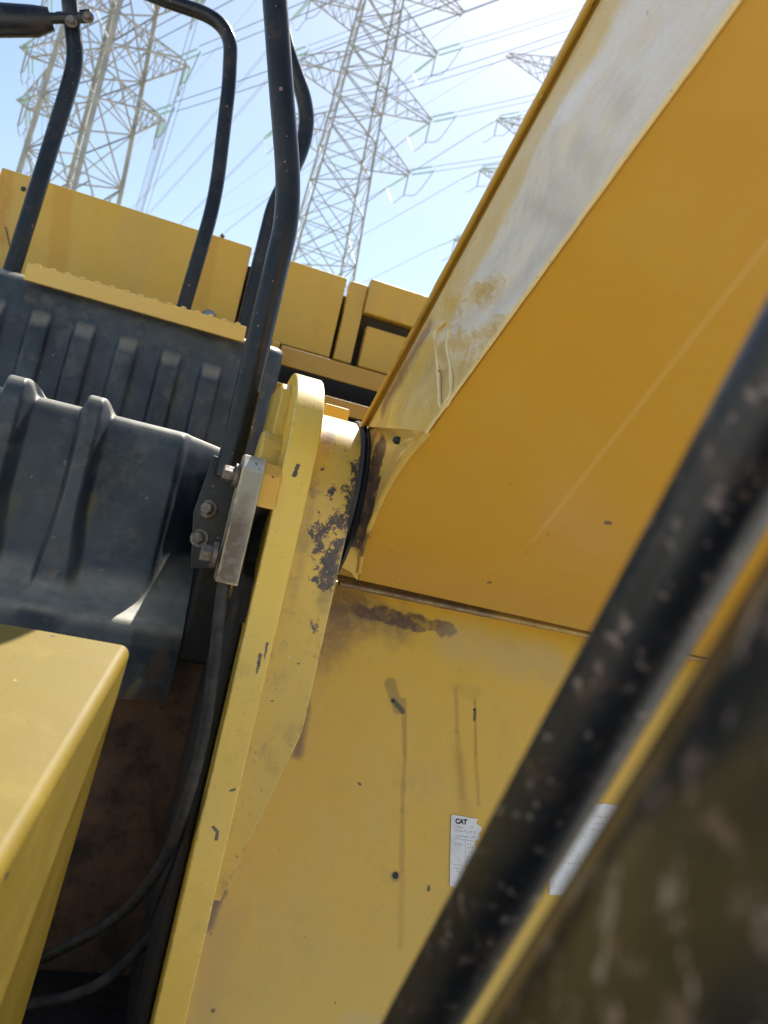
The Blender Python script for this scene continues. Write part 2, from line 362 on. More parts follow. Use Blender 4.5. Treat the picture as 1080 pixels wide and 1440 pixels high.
# ---- hull of the upper frame behind everything that is seen
MB().box(-2.6, 1.9, 3.47, 5.6, 0.9, 3.28).out('engine_housing', M_dark, EX)
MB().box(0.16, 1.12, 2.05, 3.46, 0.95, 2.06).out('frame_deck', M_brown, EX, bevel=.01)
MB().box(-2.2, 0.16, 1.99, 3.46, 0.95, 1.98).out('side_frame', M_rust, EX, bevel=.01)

# ---- hood panels: one after the other along the rear, recessed gaps between them
HY = 3.40
def hood(x0, x1, z0, z1, yy=HY, nm='hood_panel'):
    return MB().box(x0, x1, yy, yy + .055, z0, z1).out(nm, M_hood, EX, bevel=.008, seg=3)
HT = 3.345
xa = onY(355, 348, HY).x; xb = onY(490, 395, HY).x; xc = onY(520, 402, HY).x
zb = onY(440, 490, HY).z
p1 = hood(-0.955, xa, 2.4, HT); 
hood(-2.6, -0.965, 2.4, HT - .006)
hood(xa + .018, xb - .006, zb - .02, HT - .004)
hood(xb + .012, xc - .004, zb - .02, HT - .008)
hood(xc - .002, xc + .62, onY(525, 445, HY).z, HT + .022, HY - .022)
hood(xc + .030, xc + .62, zb - .02, onY(525, 460, HY).z)
MB().lathe([(0, .010), (.004, .010)], onY(33, 266, HY) + Vector((0, -.003, 0)), (0, 1, 0), 16).out('bolt_hole', M_rubber, p1)
MB().lathe([(0, .028), (.02, .028), (.03, .02)], onY(293, 447, 3.30), (0, 0, 1), 16).out('filler_cap', M_steel, EX, smooth=40)
MB().lathe([(0, .010), (.006, .010), (.012, .006)], onZ(313, 331, HT) + Vector((0, .02, 0)), (0, 0, 1), 12).out('bolt', M_bolt, p1, smooth=40)

# ---- open shelf of rails below the hood
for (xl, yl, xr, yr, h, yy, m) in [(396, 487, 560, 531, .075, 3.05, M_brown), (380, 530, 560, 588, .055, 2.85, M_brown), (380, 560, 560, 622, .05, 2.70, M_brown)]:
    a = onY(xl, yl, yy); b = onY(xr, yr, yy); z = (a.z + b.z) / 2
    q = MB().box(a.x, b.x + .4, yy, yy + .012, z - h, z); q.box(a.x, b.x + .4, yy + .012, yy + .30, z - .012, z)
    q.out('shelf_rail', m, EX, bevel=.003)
MB().box(0.20, 1.5, 3.30, 3.46, 1.9, 2.62).out('shelf_back', M_dark, EX)
a = onY(388, 487, 3.02)
MB().box(a.x - .02, a.x + .012, 3.0, 3.2, a.z - .09, a.z + .012).out('shelf_bracket', M_brown, EX, bevel=.003)

# ---- rear deck cover: black moulded sheet with raised ribs
def sheet(name, x0, x1, z0, z1, nx, nz, fn, mat, label=None):
    V = []; Fc = []
    for j in range(nz + 1):
        for i in range(nx + 1):
            V.append(fn(x0 + (x1 - x0) * i / nx, z0 + (z1 - z0) * j / nz))
    for j in range(nz):
        for i in range(nx):
            k = j * (nx + 1) + i; Fc.append((k, k + 1, k + nx + 2, k + nx + 1))
    o = mesh(name, V, Fc, mat, EX, smooth=80, label=label)
    return o
def sstep(a, b, x):
    t = min(max((x - a) / (b - a), 0), 1); return t * t * (3 - 2 * t)
DY = 2.62
dtop = onY(190, 428, DY).z
print('deck top', dtop, onY(20, 362, DY), onY(340, 490, DY))
drib = [(onY(x0, y0, DY).x, onY(x1, y1, DY).x, onY(x1, y1, DY).z) for x0, y0, x1, y1 in
        [(-70, 400, -40, 408), (-18, 418, 12, 428), (46, 438, 75, 446), (107, 455, 137, 463), (168, 475, 196, 482), (228, 494, 256, 502), (284, 513, 312, 520)]]
dxr = onY(391, 540, DY).x
def deck(x, z):
    y = DY + (dtop - z) * -.10
    for (a, b, zt) in drib:
        m = sstep(a - .008, a + .008, x) * (1 - sstep(b - .008, b + .008, x)) * (1 - sstep(zt - .06, zt + .02, z))
        y -= .026 * m
    t = dtop - z
    if t < .035: y += .035 - sqrt(max(.035 ** 2 - (.035 - t) ** 2, 0))
    q = dxr - x
    if q < .06: y += .06 - sqrt(max(.06 ** 2 - (.06 - q) ** 2, 0))
    return Vector((x, y, z))
sheet('deck_cover', -1.6, dxr, 1.7, dtop, 330, 90, deck, M_blk)
MB().box(-1.6, dxr - .03, DY + .035, 3.39, dtop - .03, dtop - .002).out('deck_top', M_blk, EX, bevel=.006)

# ---- serrated yellow step edge on the deck
a = onY(36, 387, 2.585); b = onY(340, 489, 2.585); zt = onY(190, 415, 2.585).z
z0 = (a.z + b.z) / 2; q = MB().box(a.x, b.x, 2.570, 2.585, z0, z0 + .052); q.box(a.x, b.x, 2.585, 2.66, z0 + .040, z0 + .052)
te = q.out('step_edge', M_strip, EX, bevel=.002)
th = MB().prism([(-.010, 0, 0), (.010, 0, 0), (.006, 0, .006), (-.006, 0, .006)], (0, .018, 0))
t0 = th.out('tread_tooth', M_strip, te); nt = 15
for i in range(nt):
    c = t0 if i == 0 else link(t0.copy(), te)
    c.location = (a.x + .03 + (b.x - a.x - .06) * i / (nt - 1), 2.568, z0 + .0515)

# ---- front cover: black moulded shell with raised ribs, a ledge and a shoulder that turns back
fxr = .075; RF = 1.652
ribs = [(onY(-118, 500, RF).x, onY(-72, 505, RF).x), (onY(5, 531, RF).x, onY(37, 535, RF).x), (onY(120, 560, RF).x, onY(147, 565, RF).x)]
ribs = [(ribs[0][0] - .17, ribs[0][1] - .17)] + ribs
shx = onY(246, 650, 1.70).x
prof = smoothcurve([Vector((0, a_, b_)) for a_, b_ in [(1.56, 1.80), (1.552, 1.88), (1.558, 1.915), (1.575, 1.945), (1.612, 1.962), (1.645, 1.985), (1.672, 2.03), (1.686, 2.10), (1.694, 2.20), (1.700, 2.28), (1.704, 2.315), (1.716, 2.338), (1.745, 2.346), (1.84, 2.352), (1.95, 2.355)]], 9)
NXF = 420; V = []; Fc = []; XA = -1.25
xs = [XA + (fxr - XA) * i / NXF for i in range(NXF + 1)]
for P in prof:
    for x in xs:
        y, z = P.y, P.z
        low = 1 - sstep(1.96, 2.16, z)
        rm = 0
        for (ra, rb) in ribs:
            fl = low * .012
            rm = max(rm, sstep(ra - .012 - fl, ra + .006 - fl, x) * (1 - sstep(rb - .006 + fl, rb + .016 + fl * 2, x)))
        back = 1 - sstep(1.76, 1.85, y)
        wide = sstep(1.90, 2.05, z)
        y -= (.046 * (1 - low) + .030 * low) * rm * wide * back
        z += .026 * rm * sstep(2.20, 2.34, z) * (1 - sstep(1.78, 1.93, P.y))
        if x > shx:
            d = (x - shx); f = sstep(1.985, 2.10, P.z)
            t = sstep(0, .022, d)
            y += (d * 1.9 * t) * f + d * .35 * (1 - f) 
        y += .004 * noise.noise(Vector((x * 5, P.y * 5, P.z * 5))) + .0015 * noise.noise(Vector((x * 17, P.y * 17, P.z * 17)))
        V.append(Vector((x, y, z)))
for j in range(len(prof) - 1):
    for i in range(NXF):
        k = j * (NXF + 1) + i; Fc.append((k, k + 1, k + NXF + 2, k + NXF + 1))
BRN = (.125, .070, .040)
M_front = black_plastic('front_cover_plastic', stains=[(onY(238, 880, 1.56), onY(215, 1000, 1.56), .018, .016, BRN, .85, .05), (onY(195, 960, 1.56), onY(170, 1000, 1.56), .008, .008, (.30, .26, .10), .6, .03),
    (onY(130, 700, 1.69), onY(118, 740, 1.69), .008, .012, (.14, .12, .05), .6, .03), (onY(20, 700, 1.69), onY(8, 760, 1.69), .012, .012, (.13, .11, .06), .5, .03),
    (onY(90, 845, 1.58), onY(200, 870, 1.58), .012, .012, (.22, .19, .15), .7, .03), (onY(70, 815, 1.62), onY(88, 790, 1.66), .006, .006, (.20, .15, .10), .8, .02),  # first patch paints the sunlit sliver along the ledge
    (onY(222, 700, 1.74), onY(228, 725, 1.74), .005, .006, (.30, .28, .22), .8, .02), (onY(245, 800, 1.70), onY(250, 1000, 1.60), .02, .02, (.05, .035, .03), .9, .04),
    (onY(60, 985, 1.56), onY(250, 1010, 1.56), .030, .030, (.11, .060, .035), .85, .07), (onY(-40, 800, 1.62), onY(240, 845, 1.60), .012, .02, (.12, .115, .10), .5, .06)])
fc = mesh('front_cover', V, Fc, M_front, EX, smooth=80)
MB().box(-1.25, fxr - .01, 1.96, 1.985, 1.3, 2.30).out('cover_backing', M_dark, EX)

# ---- rusty recess between tool box and boom bracket
rec = MB(); rec.box(-.6, .152, 1.66, 1.72, .95, 1.93)
rec.out('recess_wall', M_rust, EX, bevel=.01)
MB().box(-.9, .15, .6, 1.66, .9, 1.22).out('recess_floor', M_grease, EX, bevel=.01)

# ---- boom bracket: thick plate on edge, rounded head round the boom pin
yz = [(BFY, .95), (BFY, 2.285)]
for k in range(0, 25):
    t = pi - pi * k / 24
    yz.append((PIN_Y + .18 * cos(t) if t < pi * .98 else BFY + .001, PIN_Z + .03 + (.180) * sin(t)))
yz += [(1.64, 2.05), (2.05, 1.9), (2.05, .95)]
BR = MB().prism_x(yz, BX0, BX1).out('boom_bracket', M_brk, EX, bevel=.0035, seg=3)
# collar and gusset on its right side, meeting the boom
R = .150
yz = []
for k in range(0, 31):
    t = radians(192) - radians(222) * k / 30
    yz.append((PIN_Y + R * cos(t), PIN_Z + R * sin(t)))
yz += [(1.60, 2.0), (1.60, 1.86), (1.276, 1.865)]
cx1 = .288
q = MB().prism_x(yz, BX1 - .004, cx1)
q.add([(BX1 - .004, 1.276, 1.866), (cx1, 1.276, 1.866), (cx1, 1.60, 1.866), (BX1 - .004, 1.60, 1.866), (BX1 - .004, 1.276, 1.575), (BX1 + .014, 1.276, 1.575), (BX1 + .014, 1.60, 1.575), (BX1 - .004, 1.60, 1.575)],
      [(0, 1, 2, 3), (4, 7, 6, 5), (0, 4, 5, 1), (1, 5, 6, 2), (2, 6, 7, 3), (3, 7, 4, 0)])
q.out('pin_collar', M_collar, BR, smooth=25)
# seal ring
q = MB(); q.lathe([(-.003, R - .02), (-.003, R + .003), (.003, R + .006), (.0065, R - .001), (.010, R + .006), (.016, R + .003), (.016, R - .02)], (cx1, PIN_Y, PIN_Z), (1, 0, 0), 72)
q.out('pin_seal', M_rubber, BR, smooth=50)
# pin end and lock pieces on the left side
bl = onY(394, 541, 1.42); br_ = onY(385, 640, 1.36)
q = MB(); q.prism_x([(1.36, 2.22), (1.36, bl.z - .035), (1.372, bl.z - .012), (1.40, bl.z), (1.56, bl.z), (1.56, 2.10)], bl.x, BX0 + .002)
q.out('pin_end_boss', M_collar, BR, bevel=.004, seg=3)
c_ = onY(366, 632, 1.33); q = MB(); q.lathe([(0, .046), (.003, .050), (.034, .050), (.036, .046)], (c_.x, 1.375, c_.z - .012), (1, 0, 0), 40); q.out('pin_head', M_collar, BR, smooth=40)
MB().lathe([(0, .044), (.030, .044)], (c_.x + .034, 1.378, c_.z - .012), (1, 0, 0), 40).out('pin_washer', M_steel, BR, smooth=40)
a = onY(481, 583, 1.62); MB().box(a.x - .045, a.x + .012, 1.60, 1.66, a.z - .05, a.z + .012).out('stop_tab', M_collar, BR, bevel=.004)

# lock block, spacer and bolts
LB_Y = 1.235
c0 = onY(341, 656, LB_Y); c1 = onY(372, 664, LB_Y); d0 = onY(294, 816, LB_Y); d1 = onY(328, 824, LB_Y)
print('block', c0, c1, d0, d1)
zt = (c0.z + c1.z) / 2; zb2 = (d0.z + d1.z) / 2
LB = MB().prism_x([(LB_Y, zb2), (LB_Y, zt), (LB_Y + .020, zt + .022), (LB_Y + .058, zt + .022), (LB_Y + .058, zb2)], c0.x, c1.x).out('lock_block', M_block, BR, bevel=.0025)
e0 = onY(366, 652, LB_Y + .01); e1 = onY(398, 660, LB_Y + .01); ez = onY(375, 715, LB_Y).z
MB().prism_x([(LB_Y + .008, ez), (LB_Y + .008, zt - .002), (LB_Y + .024, zt + .017), (LB_Y + .07, zt + .017), (LB_Y + .07, ez)], c1.x - .001, BX0 + .002).out('spacer', yellow('spacer_paint', base=(.66, .34, .03), rough=.4, speck=(40, .12, .3), wear=.8), BR, bevel=.003)
q = MB(); ng = 20; nh = 8
GV = []
for j in range(ng + 1):
    for i in range(nh + 1):
        x = c1.x - .004 + (BX0 + .006 - c1.x) * i / nh; z = zb2 - .06 + (ez + .004 - zb2 + .06) * j / ng
        w_ = noise.noise(Vector((x * 45, 0, z * 30))) * .016 + noise.noise(Vector((x * 110, 3, z * 90))) * .006
        hole = sstep(.35, .5, j / ng) * (1 - sstep(.86, .98, j / ng)) * sstep(.2, .45, i / nh)
        GV.append((x, LB_Y + .034 + w_ + .05 * hole, z))
GF = [(j * (nh + 1) + i, j * (nh + 1) + i + 1, (j + 1) * (nh + 1) + i + 1, (j + 1) * (nh + 1) + i) for j in range(ng) for i in range(nh)]
q.add(GV, GF); q.out('grease_lump', M_grease, BR, smooth=70)
def hexbolt(c, ax, r, h, parent, nm='bolt'):
    q = MB(); ax = Vector(ax).normalized()
    q.lathe([(0, r * 1.45), (h * .28, r * 1.45)], c, ax, 24)
    q.lathe([(h * .28, r), (h * .92, r), (h, r * .86)], c, ax, 6)
    return q.out(nm, M_bolt, parent, bevel=.0008)
hexbolt((c0.x - .001, LB_Y + .026, onY(330, 668, LB_Y + .02).z), (-1, 0, 0), .0135, .026, BR)
hexbolt((d0.x + .004, LB_Y + .026, onY(297, 780, LB_Y + .02).z), (-1, 0, 0), .0150, .026, BR)

# ---- handrails
def rail(pts, r, label=None, rad=.14, n=20):
    return MB().tube(fillet(pts, rad, 10), r, n).out('handrail', M_rail, EX, smooth=60, label=label)
MR = 1.52
pm = [onY(318, 672, MR), onY(326, 640, MR), onY(385, 390, MR), onY(409, 290, MR), onY(396, 130, MR), onY(370, -230, MR),
      onY(350, -150, 2.72), onY(405, 75, 2.72), onY(433, 150, 2.72), onY(428, 205, 2.72), onY(385, 290, 2.72), onY(334, 500, 2.72)]   # up, over and down again at the back
pf = fillet(pm, [.0, .03, .03, .11, .03, .16, .16, .05, .09, .09, .05, 0], 10)
hr = MB().tube(pf, [.0245 + .003 * min(max((p.y - MR) / 1.2, 0), 1) for p in pf], 20).out('handrail', M_rail, EX, smooth=60, label='thick foreground handrail with a dogleg bend and chipped paint')
# foot plate bolted to the frame
fp = [onY(300, 640, MR + .02), onY(322, 648, MR + .02), onY(330, 700, MR + .02), onY(308, 800, MR + .02), onY(268, 800, MR + .02), onY(272, 720, MR + .02)]
MB().prism(fp, (0, .014, 0)).out('foot_plate', black_paint('foot_paint', chip=.15, rough=.4, scale=60), hr, bevel=.002)
for (x, y) in [(293, 716), (281, 757)]:
    hexbolt(onY(x, y, MR + .02), (-.35, -1, .1), .0125, .018, hr)
for (x, y) in [(347, 604), (349, 590)]:
    hexbolt(onY(x, y, MR + .10), (.3, -1, .1), .009, .014, hr)
# frame cheek that carries the foot, dark and greasy, deepened to keep sun off the ledge
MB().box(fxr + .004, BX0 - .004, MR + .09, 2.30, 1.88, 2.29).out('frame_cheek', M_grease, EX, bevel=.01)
MB().box(.134, BX0 - .002, 1.285, 1.66, .95, 2.025).out('dark_filler_plate', M_grease, EX, bevel=.006)  # added dark plate covering the bracket's left face
rail([onY(244, 480, 2.74), onY(262, 420, 2.74), onY(303, 280, 2.74), onY(322, 120, 2.74), onY(326, 32, 2.74), onY(225, -2, 2.74), onY(100, -60, 2.74)], .0245, 'arched handrail behind the yellow step edge', [0, .03, .12, .05, .14, .05, 0])
LR = 2.68
rl = rail([onY(7, 412, LR), onY(28, 345, LR), onY(98, 120, LR), onY(107, 82, LR), onY(101, 30, LR), onY(92, -60, LR)], .0265, 'handrail with a bolted clamp at its top', [0, .03, .1, .12, .05, 0])
cp = onY(104, 22, LR)
MB().tube([onY(-60, 20, LR - .03), onY(-10, 28, LR - .03), onY(50, 30, LR - .03), onY(72, 27, LR - .03)], [.055, .05, .046, .034], 12).out('clamp_arm', M_rail, rl, smooth=50)
q = MB(); A = onY(62, 26, LR - .045); B = onY(127, 25, LR - .045); q.tube([A, B], .017, 8)
A2 = onY(80, 24, LR + .03); B2 = onY(128, 20, LR + .03); q.tube([A2, B2], .016, 8)
q.out('clamp', M_rail, rl, bevel=.002)
for (x, y) in [(100, 31), (124, 25)]: hexbolt(onY(x, y, LR - .06), (0, -1, 0), .0125, .02, rl)

# ---- front plate between the brackets
q = MB(); zt2, zb3 = 2.11, .25
yt = PL_TOP.y; yb = PL_TOP.y - PL_K * (zt2 - zb3)
q.prism([(BX1 - .002, yt, zt2), (BX1 - .002, yb, zb3), (BX1 - .002, yb + .04, zb3), (BX1 - .002, yt + .04, zt2)], (2.2, 0, 0))
FP = q.out('front_plate', M_plate, EX, bevel=.003)
for (x, y, r) in [(556, 1231, .0062), (553, 986, .0035), (667, 998, .0030)]:
    c = onPlate(x, y)
    MB().lathe([(.0005, r), (-.0004, r * .96), (-.0004, r * .5)], c, PL_N, 20).out('plug_hole', M_rubber, FP, smooth=40)

# labels (flat stickers on the plate, right way up in the photograph)
def plate_frame(x, y):
    c = onPlate(x, y); ex = (onPlate(x + 20, y + 2.2) - c).normalized(); ey = PL_N.cross(ex).normalized(); return c, ex, ey
M_lab = NT('white_label_film'); 
lc = M_lab.mix(M_lab.ramp(M_lab.noise(30, 6), .4, .7), rgb(.74, .76, .80), rgb(.62, .64, .68))
lc = M_lab.mix(M_lab.math('MULTIPLY', M_lab.ramp(M_lab.noise(90, 7, .7), .58, .66), .5), lc, rgb(.45, .42, .36))
M_lab = M_lab.fin(lc, .35)
M_ink = plain('label_ink', (.03, .03, .035), .5)
def label(px0, py0, poly_px, text, lab):
    o0 = [onPlate(x, y) + PL_N * .0016 for x, y in poly_px]
    L = MB().prism(o0, tuple(PL_N * .0004)).out('maker_label', M_lab, EX, label=lab)
    return L
def print_text(L, body, x, y, size, bold=0.0, nm='lettering'):
    cu = bpy.data.curves.new('txt', 'FONT'); cu.body = body; cu.size = size; cu.offset = bold; cu.resolution_u = 3
    to = bpy.data.objects.new('txt', cu); COL.objects.link(to)
    dg = bpy.context.evaluated_depsgraph_get(); me = bpy.data.meshes.new_from_object(to.evaluated_get(dg))
    bpy.data.objects.remove(to)
    c, ex, ey = plate_frame(x, y); c = c + PL_N * .0024
    mt = Matrix((( ex.x, ey.x, PL_N.x, c.x), (ex.y, ey.y, PL_N.y, c.y), (ex.z, ey.z, PL_N.z, c.z), (0, 0, 0, 1)))
    me.transform(mt); me.materials.clear(); me.materials.append(M_ink)
    return link(bpy.data.objects.new(nm, me), L)
def print_bar(q, x0, y0, x1, y1, w):
    a = onPlate(x0, y0) + PL_N * .0024; b = onPlate(x1, y1) + PL_N * .0024; d = (b - a).normalized().cross(PL_N) * w * .5
    q.add([a - d, b - d, b + d, a + d], [(0, 1, 2, 3)])
torn = [(634, 1147), (636, 1145.5), (672, 1152), (669, 1157), (673, 1161), (677, 1164), (676, 1168), (673, 1171), (674, 1182), (671, 1180), (667, 1183), (668, 1192), (672, 1203), (672, 1215), (665, 1235), (660, 1249), (634, 1247), (632, 1244), (632.5, 1200), (633.5, 1165)]
L1 = label(632, 1146, torn, '', 'white paper label with a torn right edge')
print_text(L1, 'CAT', 639.5, 1157.5, .0125, .0007)
print_text(L1, '\u2122', 652, 1156, .005)
print_text(L1, 'Caterpillar Inc.', 640, 1163, .0030)
q = MB(); rr = random.Random(3)
def fake_line(q, x, y, n, w, sl=.10):
    # unreadable small print: short strokes as in the photograph
    for i in range(n):
        xx = x + i * w; yy = y + i * w * sl
        for k in range(rr.randint(2, 4)):
            u = xx + rr.random() * w * .5; v = yy + (rr.random() - .5) * w * .9
            if rr.random() < .55: print_bar(q, u, v, u + w * .5, v + .1, .0005)
            else: print_bar(q, u, v, u + .05, v + w * .55, .0005)
for (x, y, n, w) in [(638, 1167, 9, 3.4), (638, 1174, 8, 3.7), (638.5, 1186, 4, 3.2), (656, 1186, 3, 3.6), (656, 1192, 3, 3.2), (656, 1198, 3, 3.5), (656, 1204, 4, 3.4), (656, 1210, 4, 3.3), (656, 1216, 3, 3.2), (638, 1220, 4, 3.4), (640, 1225, 3, 3.4)]:
    fake_line(q, x, y, n, w)
print_bar(q, 638, 1178.5, 667, 1183, .0005); print_bar(q, 653.5, 1181, 654, 1232, .0005); print_bar(q, 637, 1215.5, 664, 1219, .0005)
q.out('small_print', M_ink, L1)['kind'] = 'stuff'
L2 = label(768, 1130, [(772, 1134), (850, 1130), (905, 1140), (905, 1262), (772, 1258)], '', 'white label seen through the gap beside the pipe')
q = MB()
for (x, y, n, w) in [(822, 1146, 8, 4.2), (824, 1156, 7, 4.0), (824, 1166, 6, 4), (790, 1200, 6, 4), (790, 1212, 8, 4)]: fake_line(q, x, y, n, w)
q.out('small_print', M_ink, L2)['kind'] = 'stuff'

# ---- right bracket and right side frame, unseen beyond the boom, added to keep bright ground out of reflections
MB().prism_x([(1.42, .95), (1.42, 2.25), (1.50, 2.40), (1.60, 2.42), (1.70, 2.2), (2.05, 1.9), (2.05, .95)], 1.60, 1.65).out('boom_bracket', M_brk, EX, bevel=.004)
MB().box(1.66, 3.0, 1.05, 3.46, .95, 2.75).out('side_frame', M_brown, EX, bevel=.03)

# ---- boom
def side(t, s):   # helper on the side plane, t along the lower edge, s towards the upper edge
    return None
XR = XS + 1.24
low0 = Vector((XS, lip_l.y, lip_l.z)); 
LEN = (lo_b - low0).length + .62
low1 = low0 + BD * LEN
# upper edge: straight line through its three measured points
ud = (up_b - up_m).normalized(); up0 = up_a + (up_a - up_m).normalized() * .06; up1 = up_b + ud * .75
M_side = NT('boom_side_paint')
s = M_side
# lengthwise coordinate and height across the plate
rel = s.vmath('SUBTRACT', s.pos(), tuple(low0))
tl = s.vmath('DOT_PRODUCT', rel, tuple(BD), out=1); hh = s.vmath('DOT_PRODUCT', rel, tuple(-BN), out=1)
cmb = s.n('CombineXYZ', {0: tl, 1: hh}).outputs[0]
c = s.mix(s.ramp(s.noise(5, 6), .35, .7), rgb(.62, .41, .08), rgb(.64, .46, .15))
sky_sheen = s.ramp(s.noise(6, 6, .6, vec=cmb, stretch=(.6, 1, 1)), .25, .5)
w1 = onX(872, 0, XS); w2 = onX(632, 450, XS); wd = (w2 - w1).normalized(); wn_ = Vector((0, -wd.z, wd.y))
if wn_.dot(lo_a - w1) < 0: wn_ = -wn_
half = s.vmath('DOT_PRODUCT', s.vmath('SUBTRACT', s.pos(), tuple(w1)), tuple(wn_), out=1)          # beyond the edge of the strip painted pale for sky sheen
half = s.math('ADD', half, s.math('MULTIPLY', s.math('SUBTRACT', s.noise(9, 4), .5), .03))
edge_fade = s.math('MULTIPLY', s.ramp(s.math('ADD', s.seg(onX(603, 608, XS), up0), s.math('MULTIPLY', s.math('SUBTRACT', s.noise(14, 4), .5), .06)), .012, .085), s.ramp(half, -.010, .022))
c = s.mix(s.math('MULTIPLY', s.math('MULTIPLY', sky_sheen, edge_fade), .62), c, rgb(.76, .60, .34))  # sky glare mixed into the base colour as a pale tone
for (A, B, rad, soft, stg) in [((740, 285), (800, 318), .010, .012, .75), ((800, 318), (700, 430), .012, .014, .6), ((855, 120), (880, 150), .012, .014, .45), ((810, 205), (838, 235), .012, .014, .45), ((775, 260), (800, 280), .010, .012, .35), ((690, 400), (640, 470), .02, .02, .35)]:
    d = s.seg(onX(*A, XS), onX(*B, XS)); d = s.math('ADD', d, s.math('MULTIPLY', s.math('SUBTRACT', s.noise(60, 6, .7), .5), .022))
    c = s.mix(s.math('MULTIPLY', s.ramp(d, rad + soft, max(rad - soft, 0)), stg), c, rgb(.50, .33, .09))
d = s.seg(onX(540, 570, XS), onX(600, 470, XS)); 
c = s.mix(s.math('MULTIPLY', s.ramp(s.math('ADD', d, s.math('MULTIPLY', s.math('SUBTRACT', s.noise(50, 7, .7), .5), .05)), .03, .005), .85), c, rgb(.22, .11, .05))
c = s.mix(s.math('MULTIPLY', s.specks(26, .10, .2), .7), c, rgb(.16, .11, .07))
bmp = s.math('ADD', s.noise(180, 3), s.math('ADD', s.math('MULTIPLY', s.noise(3.5, 3, .5), 14), s.math('MULTIPLY', s.noise(9, 3, .5), 12)))
M_side = s.fin(c, .34, bmp, .40, .003, coat=s.ramp(edge_fade, 0, 1, .12, 1.0), coat_r=.13, coat_ior=2.4)  # coat strengthened over the pale strip to add to its sheen
M_flange = yellow('boom_flange_paint', base=(.50, .29, .040), rough=.34, fade=.2, speck=(20, .09, .3), wear=.6,
                  stains=[(onX(545, 560, XS), onX(600, 450, XS), .02, .02, (.20, .10, .05), .8, .04)])

# underside: foot corner is cut back round the boss
cut = [(603, 608), (588, 624), (572, 643), (555, 668), (541, 694), (530, 719), (519, 745), (511, 768), (508, 791), (503, 816)]
cutp = [onP(x, y, lo_a, BN) for x, y in cut]
E0 = lo_a + BD * .0; 
poly = [low1, Vector((XR, low1.y, low1.z)), Vector((XR, low0.y, low0.z))] + list(reversed(cutp)) 
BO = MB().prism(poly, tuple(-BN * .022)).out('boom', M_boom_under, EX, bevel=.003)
# side plate with depth behind it (ruled grid, gently dented)
nU, nV = 90, 26; V = []; Fc = []
def upper(t): return up0.lerp(up1, t)
start = cutp[0].copy(); start.x = XS
fl = []
for j in range(nV + 1):
    v = j / nV
    for i in range(nU + 1):
        u = i / nU
        p = (start + BD * 0).lerp(low1, u) * (1 - v) + upper(u) * v
        # skew so the foot end of the plate runs from the boss to the upper edge
        bend = .0
        if v > .69: bend = (v - .69) / .31
        dent = .006 * noise.noise(Vector((u * 14, v * 3, 1.7))) + .004 * noise.noise(Vector((u * 30, v * 6, 4.1)))
        x = XS + (.058 * bend) + dent * (1 - abs(2 * v - 1) ** 3) * (v < .68)
        V.append(Vector((x, p.y, p.z)))
for j in range(nV):
    for i in range(nU):
        k = j * (nU + 1) + i; Fc.append((k, k + 1, k + nU + 2, k + nU + 1))
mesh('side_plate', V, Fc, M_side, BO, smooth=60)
# upper flange strip: proud of the side plate, with a weld line at its foot
def strip(u0, u1, o0, o1, x0, x1, nm, mat):
    n = 40; VV = []; FF = []
    for i in range(n + 1):
        t = u0 + (u1 - u0) * i / n; b = upper(t); lo = start.lerp(low1, t); dn = (lo - b).normalized()
        VV += [Vector((x0, 0, 0)) + Vector((0, (b + dn * o0).y, (b + dn * o0).z)), Vector((x1, 0, 0)) + Vector((0, (b + dn * o1).y, (b + dn * o1).z))]
    for i in range(n): FF.append((2 * i, 2 * i + 1, 2 * i + 3, 2 * i + 2))
    return VV, FF
q = MB()
for i in range(41): pass
V1, F1 = strip(0, 1, -.004, .105, XS + .026, XS - .001, 'f', None); q.add(V1, F1)
V1, F1 = strip(0, 1, .105, .108, XS - .001, XS + .010, 'f', None); q.add(V1, F1)
V1, F1 = strip(0, 1, -.004, -.004, XS + .030, XR, 'f', None); q.add(V1, F1)
q.out('top_flange', M_flange, BO, smooth=30, weld=True)
n = 60; pts = []
for i in range(n + 1):
    t = i / n; b = upper(t); lo = start.lerp(low1, t); dn = (lo - b).normalized(); p = b + dn * .112
    pts.append(Vector((XS - .001 + .002 * noise.noise(Vector((t * 60, 0, 0))), p.y, p.z)))
MB().tube(pts, [.0045 + .0012 * noise.noise(Vector((i * .9, 3, 0))) for i in range(n + 1)], 8).out('weld_bead', M_flange, BO, smooth=60)
# corner bead with its highlight painted pale, and a fold of old weld near the foot
M_edge = yellow('pale_edge_paint', base=(.80, .62, .30), rough=.35, fade=.2, speck=(60, .2, .4), coat=.5)
n = 70; MB().tube([start.lerp(low1, i / n) + BN * .0012 + Vector((-.0012 + .0006 * noise.noise(Vector((i * .7, 0, 0))), 0, 0)) for i in range(n + 1)], .0021, 8).out('edge_highlight_bead', M_edge, BO, smooth=60)
fold = smoothcurve([onX(x, y, XS - .001) for x, y in [(626, 452), (613, 468), (615, 500), (617, 535), (620, 572), (633, 556), (634, 520), (629, 488), (632, 466)]], 8)
MB().tube(fold, [.0030 + .0012 * noise.noise(p * 60) for p in fold], 8).out('weld_bead', M_edge, BO, smooth=60)
# far side and top closing plates
q = MB(); q.add([low0 + Vector((.8, 0, 0)), low1 + Vector((.8, 0, 0)), Vector((XR, up1.y, up1.z)), Vector((XR, up0.y, up0.z))], [(0, 1, 2, 3)])
q.add([(XS + .03, up0.y, up0.z), (XR, up0.y, up0.z), (XR, low0.y + .03, low0.z + .02), (XS + .08, low0.y + .03, low0.z + .02)], [(0, 1, 2, 3)])
q.out('closing_plate', M_boom_under, BO)
